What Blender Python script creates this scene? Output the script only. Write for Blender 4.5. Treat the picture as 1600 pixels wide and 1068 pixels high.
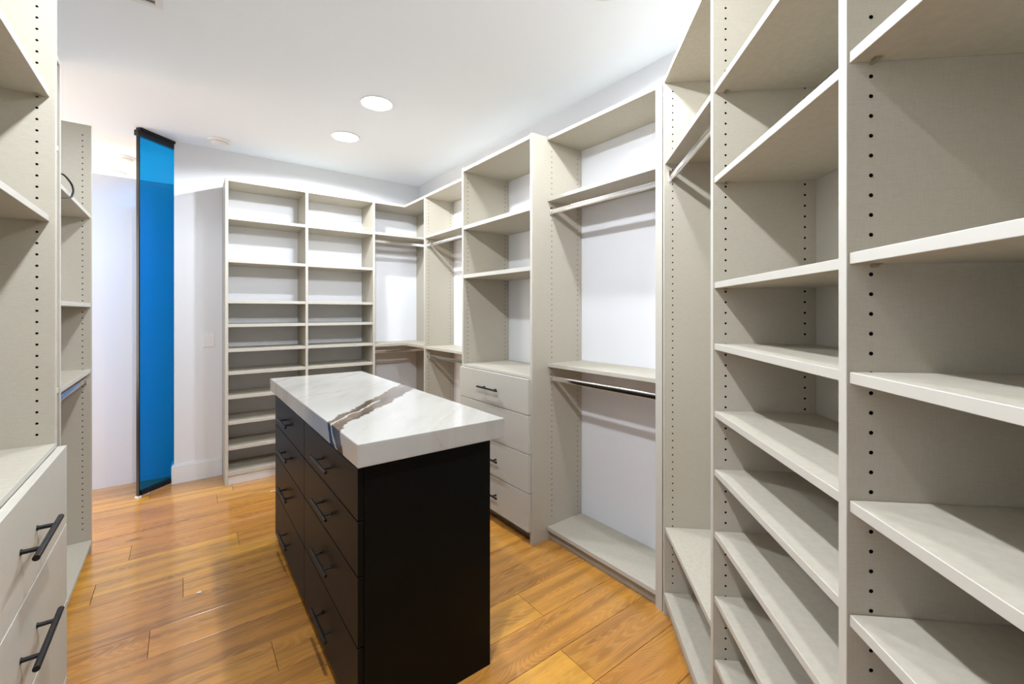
import bpy, bmesh, math, random
from mathutils import Vector, Matrix

scene = bpy.context.scene
for o in list(bpy.data.objects):
    bpy.data.objects.remove(o)
COL = scene.collection
R = random.Random(7)

# ------------------------------------------------------------------ camera
EYE = 1.37
FPX = 682.466            # focal length in pixels of a 1600 px wide frame
YAW = 0.6469
cam = bpy.data.cameras.new('camera')
cam.sensor_fit = 'HORIZONTAL'
cam.sensor_width = 36.0
cam.lens = FPX / 1600.0 * 36.0
cam.shift_y = -(534.0 - 486.366) / 1600.0
cam.clip_start = 0.02
camo = bpy.data.objects.new('camera', cam)
camo.location = (0, 0, EYE)
camo.rotation_euler = (math.pi / 2, 0, -YAW)
COL.objects.link(camo)
scene.camera = camo

# ------------------------------------------------------------------ world / exposure
world = bpy.data.worlds.new('world')
scene.world = world
world.use_nodes = True
world.node_tree.nodes['Background'].inputs[0].default_value = (0.9, 0.95, 1.0, 1)
world.node_tree.nodes['Background'].inputs[1].default_value = 0.3
scene.view_settings.view_transform = 'Standard'
scene.view_settings.look = 'None'
scene.view_settings.gamma = 1.0
scene.view_settings.use_curve_mapping = False
scene.view_settings.exposure = 0.42
try:
    scene.cycles.max_bounces = 14
    scene.cycles.diffuse_bounces = 8
    scene.cycles.transparent_max_bounces = 12
except Exception:
    pass

# lamp powers (W): the recessed cans of the closet, plus two unseen ones added in the hall
LIGHT_COLOR = (0.90, 0.96, 1.05)
CANS = [  # x, y, watts, label, group
    (1.011, 2.800, 98, 'recessed ceiling light nearer the camera of the two above the island'),
    (1.011, 3.480, 120, 'recessed ceiling light farther from the camera, towards the back shelves'),
    (1.400, 1.190, 72, 'recessed ceiling light in front of the angled hanging section'),
    (0.165, 0.794, 190, 'recessed ceiling light over the near end of the aisle'),
    (-1.55, 4.020, 26, 'unseen ceiling light added in the hall beside the blue glass door'),  # out of view, added to brighten the hall and partition
    (-0.55, 5.750, 120, 'unseen ceiling light added behind the low white partition'),  # hidden can, added so the ceiling beyond the partition is bright
]

# daylight: area lamp added outside an assumed, unseen hall window
day = bpy.data.lights.new('added_daylight', 'AREA')
day.shape = 'RECTANGLE'
day.size = 2.9; day.size_y = 2.1
day.energy = 120
day.color = (1.0, 0.89, 0.75)
dayo = bpy.data.objects.new('added_daylight', day)
COL.objects.link(dayo)
dayo.location = (-3.16, 5.02, 1.45)
dayo.rotation_euler = (0, -math.pi / 2, 0)

# ------------------------------------------------------------------ dimensions (metres, fitted to the photo)
ZC = 2.7256              # ceiling
ZT = 2.4184              # top of all closet units
XW = 2.0492              # right wall
XF = 1.7519              # front of the right run
XD = 1.6349              # front of the deeper right drawer tower
YW = 4.4029              # back wall
YB = 4.0771              # front of the back run
XL = -0.408              # front of the left run
XLD = -0.292             # front of the left drawer tower
XLW = -0.712             # left wall
PT = 0.020               # panel thickness
ST = 0.020               # shelf thickness
ANG = YAW + 0.112        # direction of the angled run
O = Vector((1.7519, 1.1772, 0))
U = Vector((-math.sin(ANG), -math.cos(ANG), 0))
N = Vector((math.cos(ANG), -math.sin(ANG), 0))
DROT = math.atan2(U.y, U.x)

# ------------------------------------------------------------------ materials
def new_mat(name):
    m = bpy.data.materials.new(name)
    m.use_nodes = True
    nt = m.node_tree
    b = nt.nodes['Principled BSDF']
    return m, nt, b

def nd(nt, kind, **kw):
    n = nt.nodes.new(kind)
    for k, v in kw.items():
        setattr(n, k, v)
    return n

def math_n(nt, op, a, b=None, c=None, clamp=False):
    n = nt.nodes.new('ShaderNodeMath')
    n.operation = op
    n.use_clamp = clamp
    for i, v in enumerate((a, b, c)):
        if v is None:
            continue
        if isinstance(v, (int, float)):
            n.inputs[i].default_value = v
        else:
            nt.links.new(v, n.inputs[i])
    return n.outputs[0]

def mixc(nt, fac, a, b, blend='MIX'):
    n = nt.nodes.new('ShaderNodeMix')
    n.data_type = 'RGBA'
    n.blend_type = blend
    for i, v in ((0, fac), (6, a), (7, b)):
        if isinstance(v, (int, float)):
            n.inputs[i].default_value = v
        elif isinstance(v, tuple):
            n.inputs[i].default_value = (*v, 1) if len(v) == 3 else v
        else:
            nt.links.new(v, n.inputs[i])
    return n.outputs[2]

def noise(nt, vec, scale, detail=3, rough=0.5, dist=0.0):
    n = nt.nodes.new('ShaderNodeTexNoise')
    n.inputs['Scale'].default_value = scale
    n.inputs['Detail'].default_value = detail
    n.inputs['Roughness'].default_value = rough
    n.inputs['Distortion'].default_value = dist
    if vec is not None:
        nt.links.new(vec, n.inputs['Vector'])
    return n.outputs['Fac']

def mapping(nt, vec, scale=(1, 1, 1), loc=(0, 0, 0), rot=(0, 0, 0)):
    n = nt.nodes.new('ShaderNodeMapping')
    n.inputs['Scale'].default_value = scale
    n.inputs['Location'].default_value = loc
    n.inputs['Rotation'].default_value = rot
    nt.links.new(vec, n.inputs['Vector'])
    return n.outputs[0]

def bump(nt, b, h, strength=0.2, dist=0.001):
    n = nt.nodes.new('ShaderNodeBump')
    n.inputs['Strength'].default_value = strength
    n.inputs['Distance'].default_value = dist
    nt.links.new(h, n.inputs['Height'])
    nt.links.new(n.outputs[0], b.inputs['Normal'])

def smooth(nt, v, lo, hi):
    n = nt.nodes.new('ShaderNodeMapRange')
    n.interpolation_type = 'SMOOTHSTEP'
    nt.links.new(v, n.inputs[0])
    n.inputs[1].default_value = lo
    n.inputs[2].default_value = hi
    return n.outputs[0]

def mat_plain(name, col, rough=0.5, metal=0.0, spec=0.5, coat=0.0):
    m, nt, b = new_mat(name)
    b.inputs['Base Color'].default_value = (*col, 1)
    b.inputs['Roughness'].default_value = rough
    b.inputs['Metallic'].default_value = metal
    b.inputs['Specular IOR Level'].default_value = spec
    b.inputs['Coat Weight'].default_value = coat
    return m

def mat_linen(name, c0, c1, rough=0.5, spec=0.5):
    """textured melamine: fine crossed threads plus a faint blotch"""
    m, nt, b = new_mat(name)
    tc = nd(nt, 'ShaderNodeTexCoord').outputs['Object']
    a = noise(nt, mapping(nt, tc, (1400, 1400, 60)), 1.0, 2)
    h = noise(nt, mapping(nt, tc, (60, 60, 1100)), 1.0, 2)
    th = math_n(nt, 'MULTIPLY_ADD', a, 0.5, math_n(nt, 'MULTIPLY', h, 0.5))
    bl = noise(nt, tc, 3.0, 3)
    f = math_n(nt, 'MULTIPLY_ADD', bl, 0.35, math_n(nt, 'MULTIPLY', smooth(nt, th, 0.35, 0.65), 0.65))
    nt.links.new(mixc(nt, f, c0, c1), b.inputs['Base Color'])
    b.inputs['Roughness'].default_value = rough
    b.inputs['Specular IOR Level'].default_value = spec
    bump(nt, b, th, 0.15, 0.0004)
    return m

def mat_paint(name, col, rough=0.6, var=0.03):
    m, nt, b = new_mat(name)
    tc = nd(nt, 'ShaderNodeTexCoord').outputs['Object']
    f = noise(nt, tc, 1.7, 4)
    lo = tuple(c * (1 - var) for c in col)
    nt.links.new(mixc(nt, f, lo, col), b.inputs['Base Color'])
    b.inputs['Roughness'].default_value = rough
    bump(nt, b, noise(nt, tc, 260, 2), 0.06, 0.0006)
    return m

def mat_oak(name):
    m, nt, b = new_mat(name)
    tc = nd(nt, 'ShaderNodeTexCoord').outputs['Object']
    oi = nd(nt, 'ShaderNodeObjectInfo').outputs['Random']
    off = nd(nt, 'ShaderNodeCombineXYZ')
    nt.links.new(math_n(nt, 'MULTIPLY', oi, 37.0), off.inputs[0])
    nt.links.new(math_n(nt, 'MULTIPLY', oi, 91.0), off.inputs[1])
    ad = nd(nt, 'ShaderNodeVectorMath', operation='ADD')
    nt.links.new(tc, ad.inputs[0]); nt.links.new(off.outputs[0], ad.inputs[1])
    v = ad.outputs[0]
    # cathedral figure: contour lines of a slow, stretched noise field
    fld = noise(nt, mapping(nt, v, (0.9, 6.0, 1)), 1.0, 2, 0.45, 0.3)
    rings = math_n(nt, 'SINE', math_n(nt, 'MULTIPLY', fld, 300.0))
    rings = smooth(nt, rings, -0.3, 1.0)
    pores = noise(nt, mapping(nt, v, (14, 420, 1)), 1.0, 3, 0.6)
    pores = smooth(nt, pores, 0.52, 0.72)
    streak = noise(nt, mapping(nt, v, (1.1, 17, 1)), 1.0, 4, 0.6)
    streak = smooth(nt, streak, 0.36, 0.72)
    blot = noise(nt, mapping(nt, v, (1.6, 3.0, 1)), 1.0, 3)
    # per-plank tone
    ramp = nd(nt, 'ShaderNodeValToRGB')
    e = ramp.color_ramp.elements
    e[0].position = 0.0; e[0].color = (0.431, 0.173, 0.027, 1)
    e[1].position = 1.0; e[1].color = (0.725, 0.365, 0.037, 1)
    for p, c in ((0.25, (0.578, 0.243, 0.034, 1)), (0.5, (0.492, 0.209, 0.034, 1)), (0.75, (0.652, 0.294, 0.037, 1))):
        x = e.new(p); x.color = c
    nt.links.new(oi, ramp.inputs[0])
    c = ramp.outputs[0]
    c = mixc(nt, math_n(nt, 'MULTIPLY', streak, 0.72), c, (0.17, 0.060, 0.008))
    c = mixc(nt, math_n(nt, 'MULTIPLY', rings, 0.30), c, (0.66, 0.36, 0.085))
    c = mixc(nt, math_n(nt, 'MULTIPLY', pores, 0.45), c, (0.11, 0.05, 0.016))
    c = mixc(nt, math_n(nt, 'MULTIPLY', smooth(nt, blot, 0.45, 0.75), 0.25), c, (0.62, 0.32, 0.05))
    # a few knots
    vor = nd(nt, 'ShaderNodeTexVoronoi')
    vor.inputs['Scale'].default_value = 1.0
    nt.links.new(mapping(nt, v, (2.2, 5.0, 0.0)), vor.inputs['Vector'])
    kn = smooth(nt, vor.outputs['Distance'], 0.14, 0.03)
    sel = smooth(nt, nd_first(nt, vor.outputs['Color']), 0.62, 0.66)
    c = mixc(nt, math_n(nt, 'MULTIPLY', math_n(nt, 'MULTIPLY', kn, sel), 0.75), c, (0.13, 0.055, 0.02))
    nt.links.new(c, b.inputs['Base Color'])
    b.inputs['Roughness'].default_value = 0.38
    b.inputs['Coat Weight'].default_value = 1.0
    b.inputs['Coat Roughness'].default_value = 0.13
    b.inputs['Specular IOR Level'].default_value = 0.5
    bump(nt, b, math_n(nt, 'SUBTRACT', math_n(nt, 'MULTIPLY', rings, 0.35), pores), 0.25, 0.0008)
    return m

def nd_first(nt, colsock):
    n = nt.nodes.new('ShaderNodeSeparateColor')
    nt.links.new(colsock, n.inputs[0])
    return n.outputs[0]

def mat_marble(name):
    """white polished slab, world-metre coordinates (object sits at the origin of the room)"""
    m, nt, b = new_mat(name)
    tc = nd(nt, 'ShaderNodeTexCoord').outputs['Object']
    sp = nd(nt, 'ShaderNodeSeparateXYZ')
    nt.links.new(tc, sp.inputs[0])
    X, Y, Z = sp.outputs
    # the slab is mitred: the pattern runs on down the apron
    drop = math_n(nt, 'SUBTRACT', 0.9503, Z)
    Yp = math_n(nt, 'MULTIPLY_ADD', drop, 0.75, Y)
    n1 = noise(nt, mapping(nt, tc, (1, 1, 0.4)), 7.0, 5, 0.6)
    n2 = noise(nt, mapping(nt, tc, (1, 1, 0.4)), 26.0, 4, 0.6)
    w = math_n(nt, 'MULTIPLY_ADD', math_n(nt, 'SUBTRACT', n1, 0.5), 0.10, math_n(nt, 'MULTIPLY', math_n(nt, 'SUBTRACT', n2, 0.5), 0.065))
    # broad vein : centre y = 1.675 + 1.126 (x - .44)
    yc = math_n(nt, 'MULTIPLY_ADD', math_n(nt, 'SUBTRACT', X, 0.44), 1.126, 1.675)
    hw = math_n(nt, 'MULTIPLY_ADD', math_n(nt, 'SUBTRACT', X, 0.44), 0.035, 0.072)
    d = math_n(nt, 'ADD', math_n(nt, 'SUBTRACT', Yp, yc), w)
    e = math_n(nt, 'DIVIDE', d, hw)
    ae = math_n(nt, 'ABSOLUTE', e)
    mask = smooth(nt, ae, 1.06, 0.90)
    # fades towards the far right end
    fade = smooth(nt, math_n(nt, 'MULTIPLY_ADD', math_n(nt, 'SUBTRACT', n1, 0.5), 0.5, X), 1.04, 0.86)
    mask = math_n(nt, 'MULTIPLY', mask, math_n(nt, 'MULTIPLY_ADD', fade, 0.3, 0.7))
    al = mapping(nt, tc, (1, 1, 1), rot=(0, 0, -0.845))
    stre = noise(nt, mapping(nt, al, (3.5, 30, 3)), 1.0, 5, 0.65)
    vein = mixc(nt, smooth(nt, stre, 0.35, 0.7), (0.145, 0.100, 0.062), (0.050, 0.036, 0.024))
    # the folded edge shows the vein black
    vein = mixc(nt, smooth(nt, drop, 0.001, 0.004), vein, (0.016, 0.016, 0.017))
    # white streak and dark seam inside the vein
    wl = math_n(nt, 'ABSOLUTE', math_n(nt, 'SUBTRACT', e, math_n(nt, 'MULTIPLY_ADD', math_n(nt, 'SUBTRACT', n2, 0.5), 1.2, 0.18)))
    xlim = smooth(nt, X, 0.78, 0.70)
    wm = math_n(nt, 'MULTIPLY', smooth(nt, wl, 0.15, 0.07), xlim)
    dk = math_n(nt, 'ABSOLUTE', math_n(nt, 'SUBTRACT', e, math_n(nt, 'MULTIPLY_ADD', math_n(nt, 'SUBTRACT', n2, 0.5), 1.2, 0.46)))
    dm = math_n(nt, 'MULTIPLY', smooth(nt, dk, 0.22, 0.05), math_n(nt, 'MULTIPLY', xlim, smooth(nt, X, 0.52, 0.62)))
    vein = mixc(nt, dm, vein, (0.05, 0.042, 0.035))
    vein = mixc(nt, wm, vein, (0.42, 0.405, 0.37))
    base = mixc(nt, smooth(nt, noise(nt, mapping(nt, al, (2, 9, 2)), 1.0, 5, 0.6), 0.45, 0.75), (0.415, 0.40, 0.366), (0.365, 0.348, 0.312))
    c = mixc(nt, mask, base, vein)
    # thin veins: y = y0 + k (x - x0)
    for (x0, y0, k, wd, st, xa, xb) in ((0.864, 2.903, 1.03, 0.010, 0.75, 0.80, 1.2), (0.446, 2.94, 1.11, 0.012, 0.8, 0.0, 0.57),
                                        (0.456, 2.33, 0.34, 0.010, 0.28, 0.0, 1.2), (0.44, 2.22, 0.75, 0.006, 0.2, 0.0, 1.2),
                                        (0.70, 1.40, 1.0, 0.006, 0.12, 0.0, 1.2)):
        ln = math_n(nt, 'SUBTRACT', Yp, math_n(nt, 'MULTIPLY_ADD', math_n(nt, 'SUBTRACT', X, x0), k, y0))
        ln = math_n(nt, 'ABSOLUTE', math_n(nt, 'MULTIPLY_ADD', math_n(nt, 'SUBTRACT', n1, 0.5), 0.12, ln))
        mk = math_n(nt, 'MULTIPLY', smooth(nt, ln, wd, 0.0), math_n(nt, 'MULTIPLY', smooth(nt, X, xa - 0.03, xa + 0.03), smooth(nt, X, xb + 0.03, xb - 0.03)))
        c = mixc(nt, math_n(nt, 'MULTIPLY', mk, st), c, (0.11, 0.088, 0.07))
    nt.links.new(c, b.inputs['Base Color'])
    b.inputs['Roughness'].default_value = 0.10
    b.inputs['Specular IOR Level'].default_value = 0.16
    return m

def mat_glass_blue(name):
    m, nt, b = new_mat(name)
    nt.nodes.remove(b)
    out = [n for n in nt.nodes if n.type == 'OUTPUT_MATERIAL'][0]
    tr = nd(nt, 'ShaderNodeBsdfTransparent')
    tr.inputs[0].default_value = (0.02, 0.545, 0.87, 1)
    gl = nd(nt, 'ShaderNodeBsdfGlossy')
    gl.inputs['Roughness'].default_value = 0.02
    lw = nd(nt, 'ShaderNodeLayerWeight')
    lw.inputs[0].default_value = 0.5
    mx = nd(nt, 'ShaderNodeMixShader')
    nt.links.new(math_n(nt, 'MULTIPLY_ADD', math_n(nt, 'POWER', lw.outputs['Facing'], 4.0), 0.8, 0.025), mx.inputs[0])
    nt.links.new(tr.outputs[0], mx.inputs[1]); nt.links.new(gl.outputs[0], mx.inputs[2])
    nt.links.new(mx.outputs[0], out.inputs[0])
    return m

def mat_emit(name, col, st):
    m, nt, b = new_mat(name)
    b.inputs['Base Color'].default_value = (0.9, 0.9, 0.9, 1)
    b.inputs['Emission Color'].default_value = (*col, 1)
    b.inputs['Emission Strength'].default_value = st
    return m

M = dict(
    panel=mat_linen('linen_melamine', (0.400, 0.366, 0.292), (0.475, 0.437, 0.354), 0.5),
    edge=mat_plain('edge_band', (0.48, 0.455, 0.395), 0.42),
    drawer=mat_linen('linen_drawer_front', (0.45, 0.425, 0.36), (0.52, 0.49, 0.425), 0.45),
    hole=mat_plain('hole_dark', (0.004, 0.0035, 0.003), 1.0, 0.0, 0.0),
    black=mat_linen('black_melamine', (0.0025, 0.0025, 0.0021), (0.0055, 0.0054, 0.0045), 0.42, 0.10),
    handle=mat_plain('matt_black_metal', (0.006, 0.006, 0.006), 0.4, 0.0, 0.3),
    chrome=mat_plain('chrome', (0.80, 0.79, 0.77), 0.16, 1.0),
    clip=mat_plain('nickel_clip', (0.55, 0.50, 0.40), 0.3, 1.0),
    wall=mat_paint('white_wall_paint', (0.75, 0.757, 0.78), 0.6),
    ceil=mat_paint('white_ceiling_paint', (0.865, 0.915, 0.965), 0.8, 0.015),
    base=mat_paint('white_satin_trim', (0.76, 0.765, 0.775), 0.35, 0.01),
    oak=mat_oak('oiled_oak'),
    sub=mat_plain('dark_subfloor', (0.05, 0.03, 0.015), 0.9),
    marble=mat_marble('veined_white_marble'),
    glass=mat_glass_blue('blue_tinted_glass'),
    blackrail=mat_plain('black_anodised_rail', (0.006, 0.007, 0.010), 0.3, 0.3),
    whitepl=mat_plain('white_plastic', (0.82, 0.82, 0.82), 0.35),
    greypl=mat_plain('grey_slot', (0.55, 0.55, 0.56), 0.5),
    cord=mat_plain('black_rubber', (0.01, 0.01, 0.01), 0.5),
    lamp=mat_emit('lamp_diffuser', LIGHT_COLOR, 14.0),
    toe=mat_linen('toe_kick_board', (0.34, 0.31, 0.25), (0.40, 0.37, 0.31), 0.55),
)

# ------------------------------------------------------------------ mesh helpers
CACHE = {}

def me_from_bm(name, bm, mat, smooth_shade=False):
    me = bpy.data.meshes.new(name)
    bm.normal_update()
    bm.to_mesh(me); bm.free()
    me.materials.append(mat)
    if smooth_shade:
        for p in me.polygons:
            p.use_smooth = True
    return me

def link(name, data, parent=None, loc=(0, 0, 0), rot=(0, 0, 0)):
    o = bpy.data.objects.new(name, data)
    COL.objects.link(o)
    o.location = loc
    o.rotation_euler = rot
    if parent is not None:
        o.parent = parent
    return o

def box_mesh(name, dx, dy, dz, mat, bev=0.0008):
    key = (name, round(dx, 5), round(dy, 5), round(dz, 5), mat.name, bev)
    if key in CACHE:
        return CACHE[key]
    bm = bmesh.new()
    bmesh.ops.create_cube(bm, size=1)
    bmesh.ops.scale(bm, vec=(dx, dy, dz), verts=bm.verts)
    if bev:
        bmesh.ops.bevel(bm, geom=list(bm.edges), offset=bev, segments=1, affect='EDGES', profile=0.5)
    me = me_from_bm(name, bm, mat)
    if mat is M['panel']:
        me.materials.append(M['edge'])
        for p in me.polygons:
            if p.normal.y < -0.5:
                p.material_index = 1
    CACHE[key] = me
    return me

def box(name, parent, x0, x1, y0, y1, z0, z1, mat, bev=0.0008, origin=(0, 0, 0)):
    """box in the parent's frame; origin = where the parent part itself sits in that frame"""
    me = box_mesh(name, x1 - x0, y1 - y0, z1 - z0, mat, bev)
    return link(name, me, parent, ((x0 + x1) / 2 - origin[0], (y0 + y1) / 2 - origin[1], (z0 + z1) / 2 - origin[2]))

def add_cyl(bm, p, q, r, seg=16, r2=None):
    p, q = Vector(p), Vector(q)
    d = q - p
    mt = Matrix.Translation((p + q) / 2) @ d.to_track_quat('Z', 'Y').to_matrix().to_4x4()
    bmesh.ops.create_cone(bm, cap_ends=True, segments=seg, radius1=r, radius2=r if r2 is None else r2, depth=d.length, matrix=mt)

def add_box(bm, x0, x1, y0, y1, z0, z1):
    mt = Matrix.Translation(((x0 + x1) / 2, (y0 + y1) / 2, (z0 + z1) / 2)) @ Matrix.Diagonal((x1 - x0, y1 - y0, z1 - z0, 1))
    bmesh.ops.create_cube(bm, size=1, matrix=mt)

def lathe(bm, prof, seg=40):
    rings = []
    for r, z in prof:
        rings.append([bm.verts.new((r * math.cos(2 * math.pi * k / seg), r * math.sin(2 * math.pi * k / seg), z)) for k in range(seg)])
    for a, b_ in zip(rings[:-1], rings[1:]):
        for k in range(seg):
            bm.faces.new((a[k], a[(k + 1) % seg], b_[(k + 1) % seg], b_[k]))
    bm.faces.new(rings[-1])
    bm.faces.new(list(reversed(rings[0])))
    bmesh.ops.recalc_face_normals(bm, faces=bm.faces)

def thing(name, label, cat, loc=(0, 0, 0), rz=0.0, group=None):
    o = link(name, None, None, loc, (0, 0, rz))
    o.empty_display_size = 0.1
    o['label'] = label
    o['category'] = cat
    if group:
        o['group'] = group
    return o

def tag(o, label, cat, group=None):
    o['label'] = label; o['category'] = cat
    if group:
        o['group'] = group
    return o

def struct(o, label=None):
    o['kind'] = 'structure'
    if label:
        o['label'] = label
    return o

# ------------------------------------------------------------------ closet parts (local frame: x along the front, y into depth, z up)
def panel(u, x0, x1, depth, z0=0.0, z1=ZT, y0=0.0, holes=(), name='side_panel', back_holes=True, zfrom=0.15):
    """upright; holes: 'L'/'R' = which faces carry the two columns of shelf-pin holes"""
    p = box(name, u, x0, x1, y0, depth, z0, z1, M['panel'])
    cx, cy, cz = (x0 + x1) / 2, (y0 + depth) / 2, (z0 + z1) / 2
    for side in holes:
        hx = (x0 if side == 'L' else x1)
        sg = -1 if side == 'L' else 1
        bm = bmesh.new()
        cols = [y0 + 0.037] + ([depth - 0.037] if back_holes else [])
        z = zfrom
        while z < z1 - 0.05:
            for y in cols:
                # a small dark cup with a rim 0.2 mm proud of the board
                ring = [bm.verts.new((hx - cx + sg * 0.0003, y - cy + 0.0034 * math.cos(k * math.pi / 4), z - cz + 0.0034 * math.sin(k * math.pi / 4))) for k in range(8)]
                inn = bm.verts.new((hx - cx + sg * 0.0001, y - cy, z - cz))
                for k in range(8):
                    f = (ring[k], ring[(k + 1) % 8], inn) if sg > 0 else (ring[(k + 1) % 8], ring[k], inn)
                    bm.faces.new(f)
            z += 0.032
        h = link('pin_holes', me_from_bm('pin_holes', bm, M['hole']), p)
        h['kind'] = 'stuff'
    return p

def clip(shelf, x, y, zb, origin):
    bm = bmesh.new()
    add_cyl(bm, (-0.008, 0, -0.003), (0.008, 0, -0.003), 0.003, 8)
    add_box(bm, -0.001, 0.009, -0.006, 0.006, -0.0022, -0.0002)
    key = 'clip'
    if key not in CACHE:
        CACHE[key] = me_from_bm('shelf_pin', bm, M['clip'])
    else:
        bm.free()
    sx = 1 if x < origin[0] else -1
    return link('shelf_pin', CACHE[key], shelf, (x - origin[0] + sx * 0.009, y - origin[1], zb - origin[2]), (0, 0, 0 if sx > 0 else math.pi))

def shelf(u, x0, x1, depth, ztop, y0=0.004, t=ST, pins=False, name='shelf'):
    s = box(name, u, x0 + 0.0005, x1 - 0.0005, y0, depth, ztop - t, ztop, M['panel'])
    if pins:
        og = ((x0 + x1) / 2, (y0 + depth) / 2, ztop - t / 2)
        for x in (x0, x1):
            clip(s, x, 0.037, ztop - t, og)
    return s

def rod(u, x0, x1, y, z):
    """oval chrome hanging rod with a cup bracket at each end, along local x"""
    L = x1 - x0
    bm = bmesh.new()
    seg = 32
    prof = []
    for k in range(seg):
        a = 2 * math.pi * k / seg
        prof.append((0.0075 * math.copysign(abs(math.cos(a)) ** 0.55, math.cos(a)), 0.015 * math.copysign(abs(math.sin(a)) ** 0.55, math.sin(a))))
    ra = [bm.verts.new((-L / 2 + 0.002, a, b_)) for a, b_ in prof]
    rb = [bm.verts.new((L / 2 - 0.002, a, b_)) for a, b_ in prof]
    for k in range(seg):
        bm.faces.new((ra[k], ra[(k + 1) % seg], rb[(k + 1) % seg], rb[k]))
    for ring in (ra, rb):
        bm.faces.new([bm.verts.new(v.co) for v in ring])
    bmesh.ops.recalc_face_normals(bm, faces=bm.faces)
    r = link('hanging_rod', me_from_bm('hanging_rod', bm, M['chrome'], True), u, ((x0 + x1) / 2, y, z))
    key = 'bracket'
    if key not in CACHE:
        bm = bmesh.new()
        add_box(bm, 0.0, 0.003, -0.012, 0.012, -0.022, 0.030)     # flange
        for k in range(9):                                          # U-shaped cup
            a0 = math.pi + math.pi * k / 9; a1 = math.pi + math.pi * (k + 1) / 9
            vs = []
            for a in (a0, a1):
                for rr, zz in ((0.0085, 0.0165), (0.0110, 0.0195)):
                    vs.append((rr * math.cos(a), zz * math.sin(a)))
            lo = [bm.verts.new((0.003, y_, z_)) for y_, z_ in vs]
            hi = [bm.verts.new((0.014, y_, z_)) for y_, z_ in vs]
            for q in ((0, 1, 3, 2),):
                bm.faces.new([hi[i] for i in q])
            bm.faces.new((lo[1], lo[3], hi[3], hi[1]))
            bm.faces.new((lo[0], hi[0], hi[2], lo[2]))
        CACHE[key] = me_from_bm('rod_bracket', bm, M['chrome'])
    link('rod_bracket', CACHE[key], r, (-L / 2, 0, 0))
    link('rod_bracket', CACHE[key], r, (L / 2, 0, 0), (0, 0, math.pi))
    return r

def handle_mesh(half=0.115, post=0.065, out=0.032, rb=0.0062):
    key = ('handle', half)
    if key not in CACHE:
        bm = bmesh.new()
        add_cyl(bm, (-half, -out, 0), (half, -out, 0), rb, 14)
        for s in (-1, 1):
            add_cyl(bm, (s * post, 0, 0), (s * post, -out, 0), 0.0048, 12)
            add_cyl(bm, (s * post, 0, 0), (s * post, -0.002, 0), 0.0065, 12)
        CACHE[key] = me_from_bm('handle', bm, M['handle'])
    return CACHE[key]

def drawer(u, x0, x1, z0, z1, yfront, mat, thick=0.019, box_depth=0.24, half=0.115, hz=None):
    """drawer: front board, with a drawer box behind it, and a bar handle as sub-parts"""
    g = 0.0023
    d = box('drawer', u, x0 + g, x1 - g, yfront, yfront + thick, z0 + g, z1 - g, mat, 0.001)
    og = ((x0 + x1) / 2, yfront + thick / 2, (z0 + z1) / 2)
    box('drawer_box', d, x0 + 0.03, x1 - 0.03, yfront + thick + 0.0005, yfront + thick + box_depth, z0 + 0.02, z1 - 0.03, mat, 0.0, og)
    link('handle', handle_mesh(half), d, (0, -thick / 2, 0 if hz is None else hz - og[2]))
    return d

# ================================================================== SETTING
def slab(name, x0, x1, y0, y1, z0, z1, mat, label=None):
    return struct(box(name, None, x0, x1, y0, y1, z0, z1, mat, 0), label)

slab('ceiling', -3.1, 2.6, -1.9, 6.9, ZC, ZC + 0.08, M['ceil'], 'flat white painted ceiling')
slab('wall_back', -0.051, XW + 0.12, YW, YW + 0.115, 0, ZC, M['wall'], 'white wall behind the far shelving')
slab('wall_right', XW, XW + 0.12, 1.04, YW, 0, ZC, M['wall'], 'white wall behind the right-hand hanging sections')
slab('wall_left', XLW - 0.12, XLW, -1.8, 3.435, 0, ZC, M['wall'], 'white wall behind the left closet units')
slab('wall_front', XLW - 0.12, 2.4, -1.92, -1.8, 0, ZC, M['wall'], 'white wall behind the camera')
# angled wall behind the angled run
wa = link('wall_angled', box_mesh('wall_angled', 2.36, 0.12, ZC, M['wall'], 0), None, O + U * 1.075 + N * 0.372 + Vector((0, 0, ZC / 2)), (0, 0, DROT))
struct(wa, 'white angled wall behind the right shelving')
slab('wall_entry', 0.52, 0.64, -1.8, -0.62, 0, ZC, M['wall'], 'short white wall behind the camera on the right')
# hall beyond the closet
slab('wall_partition', -1.9, 2.16, 4.62, 4.70, 0, 2.432, M['wall'], 'low white partition wall across the hall')
slab('wall_hall_far', -3.1, 2.3, 6.7, 6.82, 0, ZC, M['wall'], 'white far wall beyond the partition')
for nm, y0, y1, z0, z1 in (('wall_hall_left', 3.435, 3.56, 0, ZC), ('wall_hall_left', 6.48, 6.7, 0, ZC), ('wall_hall_left', 3.56, 6.48, 0, 0.39), ('wall_hall_left', 3.56, 6.48, 2.51, ZC)):
    slab(nm, -3.1, -2.98, y0, y1, z0, z1, M['wall'], 'white wall around the added window at the left end of the hall')
win = link('added_window', None, None, (-3.04, 5.02, 0.39))  # window assumed out of view, put in to light the hall
struct(win, 'wide unseen window added to light the hall')
for x0, x1, z0, z1 in ((-1.459, 1.459, 0.0, 0.05), (-1.459, 1.459, 2.07, 2.119), (-1.459, -1.41, 0.05, 2.07), (1.41, 1.459, 0.05, 2.07), (-0.025, 0.025, 0.05, 2.07)):
    box('added_window_frame', win, -0.03, 0.03, x0, x1, z0 + 0.0005, z1, M['base'])
slab('wall_hall_near', -2.98, XLW - 0.12, 3.315, 3.435, 0, ZC, M['wall'], 'white wall on the near side of the hall')
slab('wall_hall_right', 2.17, 2.29, 4.52, 6.7, 0, ZC, M['wall'], 'white wall closing the far side behind the closet')

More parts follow.
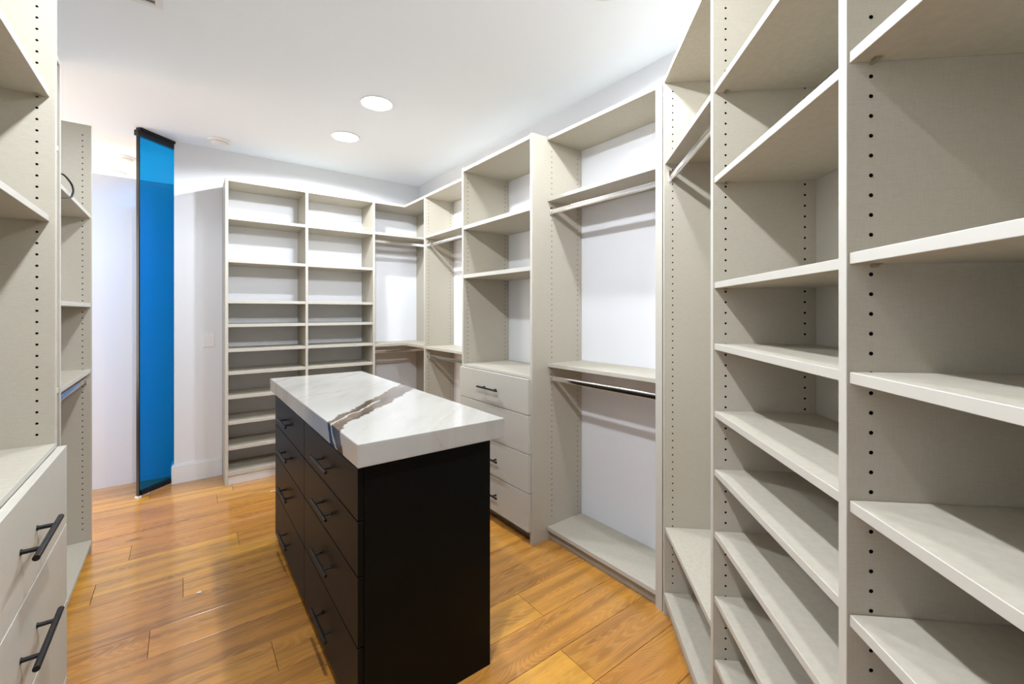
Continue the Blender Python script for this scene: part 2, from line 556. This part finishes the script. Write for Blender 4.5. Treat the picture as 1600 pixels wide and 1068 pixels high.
# baseboard on the stub of back wall by the glass door
bm = bmesh.new()
def bb_prism(bm, pts, z0, z1):
    lo = [bm.verts.new((x, y, z0)) for x, y in pts]
    hi = [bm.verts.new((x, y, z1)) for x, y in pts]
    n = len(pts)
    for k in range(n):
        bm.faces.new((lo[k], lo[(k + 1) % n], hi[(k + 1) % n], hi[k]))
    bm.faces.new(hi); bm.faces.new(list(reversed(lo)))
bb_prism(bm, [(-0.068, YW - 0.016), (0.267, YW - 0.016), (0.267, YW - 0.0005), (-0.0515, YW - 0.0005), (-0.0515, YW + 0.115), (-0.068, YW + 0.115)], 0.0, 0.138)
bb_prism(bm, [(-0.063, YW - 0.011), (0.267, YW - 0.011), (0.267, YW - 0.0005), (-0.0515, YW - 0.0005), (-0.0515, YW + 0.115), (-0.063, YW + 0.115)], 0.138, 0.149)
bmesh.ops.recalc_face_normals(bm, faces=bm.faces)
struct(link('baseboard_back', me_from_bm('baseboard_back', bm, M['base'])), 'white baseboard between the blue glass and the shelving')

# oak floor: one child per plank, boards run along X
floor = slab('floor', -3.0, 2.3, -1.85, 6.75, -0.05, -0.0125, M['sub'], 'honey oak plank floor')
FO = floor.location.copy()
PW = 0.19
JOINT = {0: 1.225, 4: 0.295, 6: -0.11, 8: 0.004, 9: -0.345, 10: 0.27, 11: -0.235, 3: 0.55, 2: -0.6, 1: 0.35, 5: 1.25, 7: 1.0}
for k in range(-15, 30):
    y0 = 1.105 + PW * k
    y1 = y0 + PW
    if y0 < -1.84 or y1 > 6.75:
        continue
    j = JOINT.get(k, R.uniform(-0.9, 1.0))
    L = 1.9
    xs = [j]
    while xs[0] - L > -3.0:
        xs.insert(0, xs[0] - L)
    while xs[-1] + L < 2.3:
        xs.append(xs[-1] + L)
    xs = [-3.0] + [x for x in xs if -2.9 < x < 2.2] + [2.3]
    for a, b_ in zip(xs[:-1], xs[1:]):
        box('plank', floor, a + 0.0009, b_ - 0.0009, y0 + 0.0009, y1 - 0.0009, -0.0122, 0.0, M['oak'], 0.0005, FO)

# ------------------------------------------------------------------ blue glass door (pivots at its left edge)
dA, dB = Vector((-0.258, 4.226, 0)), Vector((0.045, 4.512, 0))
dd = (dB - dA); dl = dd.length; da = math.atan2(dd.y, dd.x)
door = link('door_1', None, None, dA, (0, 0, da))
struct(door, 'floor-to-ceiling door of blue tinted glass with black rails, standing ajar')
box('glass_pane', door, 0.004, dl, -0.006, 0.006, 0.046, ZC - 0.062, M['glass'], 0.0)
box('top_rail', door, 0.012, dl, -0.014, 0.014, ZC - 0.062, ZC - 0.022, M['blackrail'])
box('ceiling_track', door, 0.0, dl, -0.02, 0.02, ZC - 0.021, ZC - 0.0005, M['blackrail'])
box('bottom_rail', door, 0.012, dl, -0.014, 0.014, 0.012, 0.046, M['blackrail'])
box('edge_seal', door, -0.005, 0.004, -0.012, 0.012, 0.012, ZC - 0.022, M['blackrail'])
box('pivot', door, -0.014, 0.010, -0.016, 0.016, 0.0, 0.0115, M['whitepl'])
box('pivot_cap', door, -0.016, 0.0115, -0.018, 0.018, ZC - 0.062, ZC - 0.0215, M['blackrail'])

# ================================================================== CLOSET UNITS
GRID = [2.120, 1.782, 1.458, 1.270, 1.073, 0.893, 0.702, 0.500, 0.300]

# ---- back shelving unit: two bays of shelves
DB = YW - YB - 0.002
xl, xd1, xd2 = 0.2695, 0.8498, 1.4365
u = thing('shelving_unit', 'tall beige open shelving unit with two columns of shelves against the back wall', 'shelving', (xl, YB, 0))
panel(u, 0, PT, DB)
panel(u, xd1 - xl, xd1 - xl + PT, DB, name='divider')
panel(u, xd2 - xl, xd2 - xl + PT, DB)
for a, b_ in ((PT, xd1 - xl), (xd1 - xl + PT, xd2 - xl)):
    shelf(u, a, b_, DB, ZT, 0.0, 0.022, name='top_panel')
    for z in GRID:
        shelf(u, a, b_, DB, z, t=0.024)
    shelf(u, a, b_, DB, 0.106, 0.002, 0.030, name='bottom_shelf')
    box('toe_kick', u, a, b_, 0.020, 0.036, 0.0005, 0.0755, M['base'])

# ---- corner hanging unit (L-shaped top and middle shelf)
u = thing('corner_hanging_unit', 'beige L-shaped corner hanging section where back and right walls meet', 'wardrobe', (xd2 + PT, YB, 0))
def lshelf(z, t, nm):
    x1 = XF - xd2 - PT; x2 = XW - xd2 - PT - 0.003
    yn = 3.6465 - YB + 0.001
    bm = bmesh.new()
    bb_prism(bm, [(0.001, 0), (x1, 0), (x1, yn), (x2, yn), (x2, DB), (0.001, DB)], z - t, z)
    bmesh.ops.recalc_face_normals(bm, faces=bm.faces)
    bmesh.ops.bevel(bm, geom=list(bm.edges), offset=0.0008, segments=1, affect='EDGES')
    return link(nm, me_from_bm(nm, bm, M['panel']), u)
lshelf(ZT, 0.022, 'top_panel')
lshelf(1.060, 0.024, 'corner_shelf')
cw = XW - xd2 - PT - 0.003
for a, b_ in ((1.0605, ZT - 0.0225), (0.0005, 1.0355)):
    panel(u, cw - PT, cw, DB, a, b_, y0=0.0)
shelf(u, 0.001, cw - PT, DB, 2.125, t=0.024)
shelf(u, 0.001, cw - PT, DB, 0.106, 0.004, 0.03, name='bottom_shelf')
rod(u, 0.0, cw - PT, 0.045, 2.045)
rod(u, 0.0, cw - PT, 0.045, 0.985)

# ---- right run, far hanging section
DR = XW - XF - 0.002
RR = -math.pi / 2
y1f, y1n = 3.6461, 3.6261
y2f, y2n = 2.7729, 2.7529
y3f, y3n = 1.9890, 1.9690
y4f, y4n = 1.2150, 1.1790
def hang_unit(u, x0, x1, depth, ztop=True, zs=(2.053, 1.054, 0.078), rods=(1.972, 0.968), toe=True, ry=0.033):
    if ztop:
        shelf(u, x0, x1, depth, ZT, 0.0, 0.020, name='top_panel')
    for z in zs[:-1]:
        shelf(u, x0, x1, depth, z, t=0.021)
    shelf(u, x0, x1, depth, zs[-1], 0.0, 0.022, name='bottom_shelf')
    for z in rods:
        rod(u, x0, x1, ry, z)
    if toe:
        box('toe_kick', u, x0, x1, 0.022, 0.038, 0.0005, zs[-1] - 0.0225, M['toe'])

u = thing('hanging_unit', 'far hanging section of the right wall, between the corner and the drawer tower', 'wardrobe', (XF, y1f, 0), RR)
panel(u, 0, PT, DR, holes=('R',))
hang_unit(u, PT, y1f - y2f - 0.0012, DR)

# ---- right drawer tower (deeper)
u = thing('drawer_tower', 'beige shelf tower with four drawers standing forward of the right wall run', 'cabinet', (XD, y2f, 0), RR)
DT = XW - XD - 0.002
w = y2f - y3n
panel(u, 0, PT, DT, holes=('L', 'R'), zfrom=1.0)
p = panel(u, w - PT, w, DT, holes=('L',), zfrom=1.02)
# outer face towards the hanging bay: its own hole columns start at the bay front
bm = bmesh.new()
z = 0.13
while z < ZT - 0.06:
    for y in (XF - XD + 0.037, DT - 0.037):
        ring = [bm.verts.new((PT / 2 + 0.0003, y - DT / 2 + 0.0034 * math.cos(k * math.pi / 4), z - ZT / 2 + 0.0034 * math.sin(k * math.pi / 4))) for k in range(8)]
        bm.faces.new(ring)
    z += 0.032
h = link('pin_holes', me_from_bm('pin_holes', bm, M['hole']), p); h['kind'] = 'stuff'
shelf(u, PT, w - PT, DT, ZT - 0.008, 0.0, 0.022, name='top_panel')
for z in (1.992, 1.637):
    shelf(u, PT, w - PT, DT, z, 0.002, t=0.026)
shelf(u, PT, w - PT, DT, 0.990, 0.0, 0.016, name='drawer_top')
DZ = [0.974, 0.760, 0.530, 0.301, 0.073]
for a, b_ in zip(DZ[:-1], DZ[1:]):
    drawer(u, 0.001, w - PT + 0.010, b_, a, -0.0195, M['drawer'], box_depth=0.30)
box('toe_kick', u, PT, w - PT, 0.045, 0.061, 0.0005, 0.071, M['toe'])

# ---- right run, near hanging section
u = thing('hanging_unit', 'double hanging section with two chrome rods between drawer tower and angled run', 'wardrobe', (XF, y3n, 0), RR)
panel(u, y3n - y4f, y3n - y4n, DR, y0=-0.001, holes=())
hang_unit(u, 0.0005, y3n - y4f, DR, zs=(2.053, 1.058, 0.078))

# ---- angled run: hanging section, then two shelf bays
DA = 0.300
u = thing('angled_hanging_unit', 'narrow-looking angled hanging section with one chrome rod and low shelves', 'wardrobe', O, DROT)
panel(u, 0.008, 0.028, DA, holes=('R',), z1=ZT)
panel(u, 0.643, 0.664, DA, holes=('L', 'R'))
shelf(u, 0.028, 0.643, DA, ZT, 0.0, 0.020, name='top_panel')
shelf(u, 0.028, 0.643, DA, 2.053, t=0.021)
shelf(u, 0.028, 0.643, DA, 0.400, t=0.020)
shelf(u, 0.028, 0.643, DA, 0.106, 0.0, 0.030, name='bottom_shelf')
rod(u, 0.028, 0.643, 0.033, 1.972)
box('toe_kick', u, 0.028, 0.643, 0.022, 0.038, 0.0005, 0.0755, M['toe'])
box('back_panel', u, 0.028, 0.643, DA - 0.006, DA, 0.1065, ZT - 0.021, M['panel'], 0)

def shelf_bay(name, label, t0, t1, zs, own_right=True):
    u = thing(name, label, 'shelving', O + U * t0, DROT)
    w = t1 - t0
    shelf(u, 0.0005, w, DA, ZT, 0.0, 0.020, name='top_panel')
    for z in zs:
        shelf(u, 0.0005, w, DA - 0.007, z, 0.004, 0.0185, pins=True)
    shelf(u, 0.0005, w, DA, 0.106, 0.0, 0.030, name='bottom_shelf')
    box('toe_kick', u, 0.0005, w, 0.022, 0.038, 0.0005, 0.0755, M['toe'])
    box('back_panel', u, 0.0005, w, DA - 0.006, DA, 0.1065, ZT - 0.021, M['panel'], 0)
    panel(u, w, w + 0.0205, DA, holes=('L', 'R') if own_right else ('L',))
    return u
shelf_bay('angled_shelving_unit', 'angled shelf bay on the right directly beside the angled hanging section',
          0.664, 1.272, (2.056, 1.780, 1.459, 1.272, 1.067, 0.889, 0.700, 0.503, 0.310))
shelf_bay('angled_shelving_unit', 'nearest shelf bay, cut off by the right edge of the picture',
          1.293, 1.905, (2.120, 1.791, 1.465, 1.272, 1.064, 0.879, 0.700, 0.503, 0.310), False)

# ---- left run
RL = math.pi / 2
DL = XL - XLW - 0.002
DLT = XLD - XLW - 0.002
u = thing('drawer_tower', 'near left shelf tower with beige drawers and open shelves above, cut by the left edge', 'cabinet', (XLD, 1.020, 0), RL)
panel(u, 0, PT, DLT, holes=('R',), zfrom=1.02)
w = 1.823 - 1.020
panel(u, w - PT, w, DLT, holes=('L', 'R'), zfrom=1.02)
shelf(u, PT, w - PT, DLT, ZT, 0.0, 0.022, name='top_panel')
for z in (2.003, 1.646):
    shelf(u, PT, w - PT, DLT, z, 0.012, 0.018, pins=True)
shelf(u, PT, w - PT, DLT, 0.990, 0.0, 0.016, name='drawer_top')
for a, b_ in zip([0.978, 0.748, 0.522, 0.297], [0.748, 0.522, 0.297, 0.073]):
    drawer(u, -0.001, w + 0.001, b_, a, -0.0205, M['drawer'], box_depth=0.30)
box('toe_kick', u, PT, w - PT, 0.045, 0.061, 0.0005, 0.071, M['toe'])

u = thing('hanging_unit', 'left-wall hanging section seen as a narrow strip just behind the near drawer tower', 'wardrobe', (XL, 1.8245, 0), RL)
w = 2.620 - 1.8245
panel(u, w - PT, w, DL, holes=('L', 'R'))
hang_unit(u, 0.0005, w - PT, DL, zs=(2.058, 1.052, 0.078))

u = thing('hanging_unit', 'open-topped hanging section at the far end of the left wall by the blue glass', 'wardrobe', (XL, 2.6205, 0), RL)
w = 3.422 - 2.6205
panel(u, w - PT, w, DL, holes=('L',), z1=ZT)
hang_unit(u, 0.0005, w - PT, DL, ztop=False, zs=(1.916, 1.416, 1.045, 0.080), rods=(0.980,))

# ================================================================== ISLAND
IX0, IX1 = 0.447, 0.955
IY0, IY1 = 1.405, 2.950
u = thing('island_cabinet', 'black drawer island cabinet with eight drawers on its long side', 'cabinet', ((IX0 + IX1) / 2, (IY0 + IY1) / 2, 0))
hx, hy = (IX1 - IX0) / 2, (IY1 - IY0) / 2
TOPB = 0.875
fx = -hx + 0.0205
# carcass: end panels down to the floor, back, divider, deck and toe kick
box('end_panel', u, fx, hx, -hy, -hy + 0.02, 0, TOPB, M['black'])
box('end_panel', u, fx, hx, hy - 0.02, hy, 0, TOPB, M['black'])
box('back_panel', u, hx - 0.02, hx, -hy + 0.0205, hy - 0.0205, 0, TOPB, M['black'])
box('divider', u, fx, hx - 0.0205, -0.010, 0.010, 0.045, TOPB, M['black'])
box('deck', u, fx, hx - 0.0205, -hy + 0.0205, hy - 0.0205, 0.024, 0.044, M['black'])
box('toe_kick', u, fx + 0.03, fx + 0.045, -hy + 0.0205, hy - 0.0205, 0.0, 0.0235, M['black'])
IZ = [0.868, 0.698, 0.520, 0.293, 0.036]
def island_drawer(ya, yb, z0, z1):
    g = 0.0023
    # the front is turned so that its handle faces -X
    d = link('drawer', box_mesh('drawer', yb - ya - 2 * g, 0.019, z1 - z0 - 2 * g, M['black'], 0.0012), u,
             (-hx + 0.0095, (ya + yb) / 2, (z0 + z1) / 2), (0, 0, -math.pi / 2))
    me = box_mesh('drawer_box', yb - ya - 0.06, 0.40, z1 - z0 - 0.05, M['black'], 0)
    link('drawer_box', me, d, (0, 0.0105 + 0.2, 0))
    link('handle', handle_mesh(0.112, 0.064, 0.030, 0.0056), d, (0, -0.0095, 0))
for a, b_ in zip(IZ[:-1], IZ[1:]):
    island_drawer(-hy, -0.003, b_, a)
    island_drawer(-0.003, hy, b_, a)

# countertop, mitred apron
bm = bmesh.new()
add_box(bm, 0.4403, 1.0119, 1.3876, 3.0983, 0.8758, 0.9503)
bmesh.ops.bevel(bm, geom=list(bm.edges), offset=0.0018, segments=2, affect='EDGES')
ct = link('countertop', me_from_bm('countertop', bm, M['marble']))
tag(ct, 'thick polished white stone top with a broad brown vein on the black island', 'countertop')

# ================================================================== CEILING AND WALL FITTINGS
def can(x, y, watts, label):
    t = thing('recessed_light', label, 'ceiling light', (x, y, ZC))
    t['group'] = 'recessed ceiling lights'
    bm = bmesh.new()
    seg = 48
    prof = [(0.0955, -0.0004), (0.1040, -0.0004), (0.1075, -0.0028), (0.1065, -0.0060), (0.0985, -0.0075), (0.0945, -0.0050)]
    rings = [[bm.verts.new((r * math.cos(2 * math.pi * k / seg), r * math.sin(2 * math.pi * k / seg), z)) for k in range(seg)] for r, z in prof]
    rings.append(rings[0])
    for a, b_ in zip(rings[:-1], rings[1:]):
        for k in range(seg):
            bm.faces.new((a[k], a[(k + 1) % seg], b_[(k + 1) % seg], b_[k]))
    bmesh.ops.recalc_face_normals(bm, faces=bm.faces)
    link('trim_ring', me_from_bm('trim_ring', bm, M['whitepl'], True), t)
    bm = bmesh.new()
    lathe(bm, [(0.0940, -0.0005), (0.0940, -0.0045), (0.06, -0.0062), (0.02, -0.0068)], seg)
    link('diffuser', me_from_bm('diffuser', bm, M['lamp'], True), t)
    L = bpy.data.lights.new('lamp', 'SPOT')
    L.spot_size = math.radians(170)
    L.spot_blend = 0.16
    L.shadow_soft_size = 0.05
    L.energy = watts
    L.color = LIGHT_COLOR if y < 4.0 else (1.0, 0.94, 0.86)
    lo = bpy.data.objects.new('lamp', L)
    COL.objects.link(lo)
    lo.parent = t
    lo.location = (0, 0, -0.010)
    return t
for c in CANS:
    can(*c)

def detector(x, y, label):
    t = thing('smoke_detector', label, 'smoke detector', (x, y, ZC - 0.0005))
    bm = bmesh.new()
    lathe(bm, [(0.076, 0.0), (0.078, -0.004), (0.077, -0.012), (0.064, -0.016)], 40)
    link('base', me_from_bm('base', bm, M['whitepl'], True), t)
    bm = bmesh.new()
    lathe(bm, [(0.056, -0.0165), (0.056, -0.026), (0.048, -0.034), (0.030, -0.037), (0.012, -0.037)], 40)
    link('cover', me_from_bm('cover', bm, M['whitepl'], True), t)
    bm = bmesh.new()
    for k in range(16):
        a = 2 * math.pi * k / 16
        mt = Matrix.Rotation(a, 4, 'Z') @ Matrix.Translation((0.0565, 0, -0.021)) @ Matrix.Diagonal((0.0012, 0.012, 0.004, 1))
        bmesh.ops.create_cube(bm, size=1, matrix=mt)
    h = link('vent_slots', me_from_bm('vent_slots', bm, M['greypl']), t); h['kind'] = 'stuff'
detector(0.236, 4.160, 'round white smoke detector on the ceiling above the back shelving')
detector(-0.405, 5.120, 'round white smoke detector on the hall ceiling, left of the blue glass')

# air vent, mostly above the top edge of the picture
t = thing('ceiling_vent', 'white slatted ceiling vent cut by the top edge of the picture', 'vent', (-0.219, 2.356, ZC - 0.0005))
for nm, x0, x1, y0, y1 in (('frame', -0.15, 0.15, 0.125, 0.15), ('frame', -0.15, 0.15, -0.15, -0.125), ('frame', -0.15, -0.125, -0.125, 0.125), ('frame', 0.125, 0.15, -0.125, 0.125)):
    box(nm, t, x0, x1, y0, y1, -0.008, 0, M['whitepl'], 0.001)
for k in range(11):
    y = -0.115 + 0.023 * k
    s = link('slat', box_mesh('slat', 0.249, 0.018, 0.0015, M['whitepl'], 0), t, (0, y, -0.007), (0.5, 0, 0))
box('duct_opening', t, -0.124, 0.124, -0.124, 0.124, -0.0015, -0.0005, M['greypl'], 0)

# light switch on the back wall stub
t = thing('light_switch', 'white light switch on the wall between blue glass and back shelving', 'switch', (0.176, YW - 0.0005, 1.135))
box('plate', t, -0.036, 0.036, -0.006, 0, -0.058, 0.058, M['whitepl'], 0.002)
r_ = link('rocker', box_mesh('rocker', 0.033, 0.006, 0.067, M['whitepl'], 0.001), t, (0, -0.0085, 0), (0.07, 0, 0))
for z in (-0.048, 0.048):
    bm = bmesh.new(); add_cyl(bm, (0, -0.0062, z), (0, -0.0072, z), 0.003, 10)
    link('screw', me_from_bm('screw', bm, M['greypl']), t)

# black cord lying over the high shelf of the far left section
cu = bpy.data.curves.new('cord', 'CURVE')
cu.dimensions = '3D'; cu.bevel_depth = 0.0042; cu.bevel_resolution = 3; cu.resolution_u = 10
spl = cu.splines.new('BEZIER')
pts = [(-0.52, 2.650, 1.9213), (-0.47, 2.670, 1.950), (-0.430, 2.720, 1.976), (-0.408, 2.785, 1.962), (-0.399, 2.808, 1.936), (-0.397, 2.778, 1.897), (-0.398, 2.690, 1.868), (-0.412, 2.632, 1.852)]
spl.bezier_points.add(len(pts) - 1)
for bp, c in zip(spl.bezier_points, pts):
    bp.co = c; bp.handle_left_type = bp.handle_right_type = 'AUTO'
co = bpy.data.objects.new('cord_tmp', cu)
COL.objects.link(co)
dg = bpy.context.evaluated_depsgraph_get()
me = bpy.data.meshes.new_from_object(co.evaluated_get(dg))
bpy.data.objects.remove(co)
me.materials.clear(); me.materials.append(M['cord'])
cordo = link('power_cord', me)
tag(cordo, 'loop of black cord hanging over a high shelf on the left wall', 'cord')

# tiny scrap on the floor
bm = bmesh.new()
bmesh.ops.create_icosphere(bm, subdivisions=1, radius=0.5)
for v in bm.verts:
    v.co = Vector((v.co.x * 0.022 * R.uniform(0.7, 1.2), v.co.y * 0.015 * R.uniform(0.7, 1.2), (v.co.z + 0.5) * 0.005))
sc = link('paper_scrap', me_from_bm('paper_scrap', bm, M['whitepl']), None, (0.066, 2.617, 0.0002))
tag(sc, 'tiny white scrap lying on the oak floor left of the island', 'scrap')
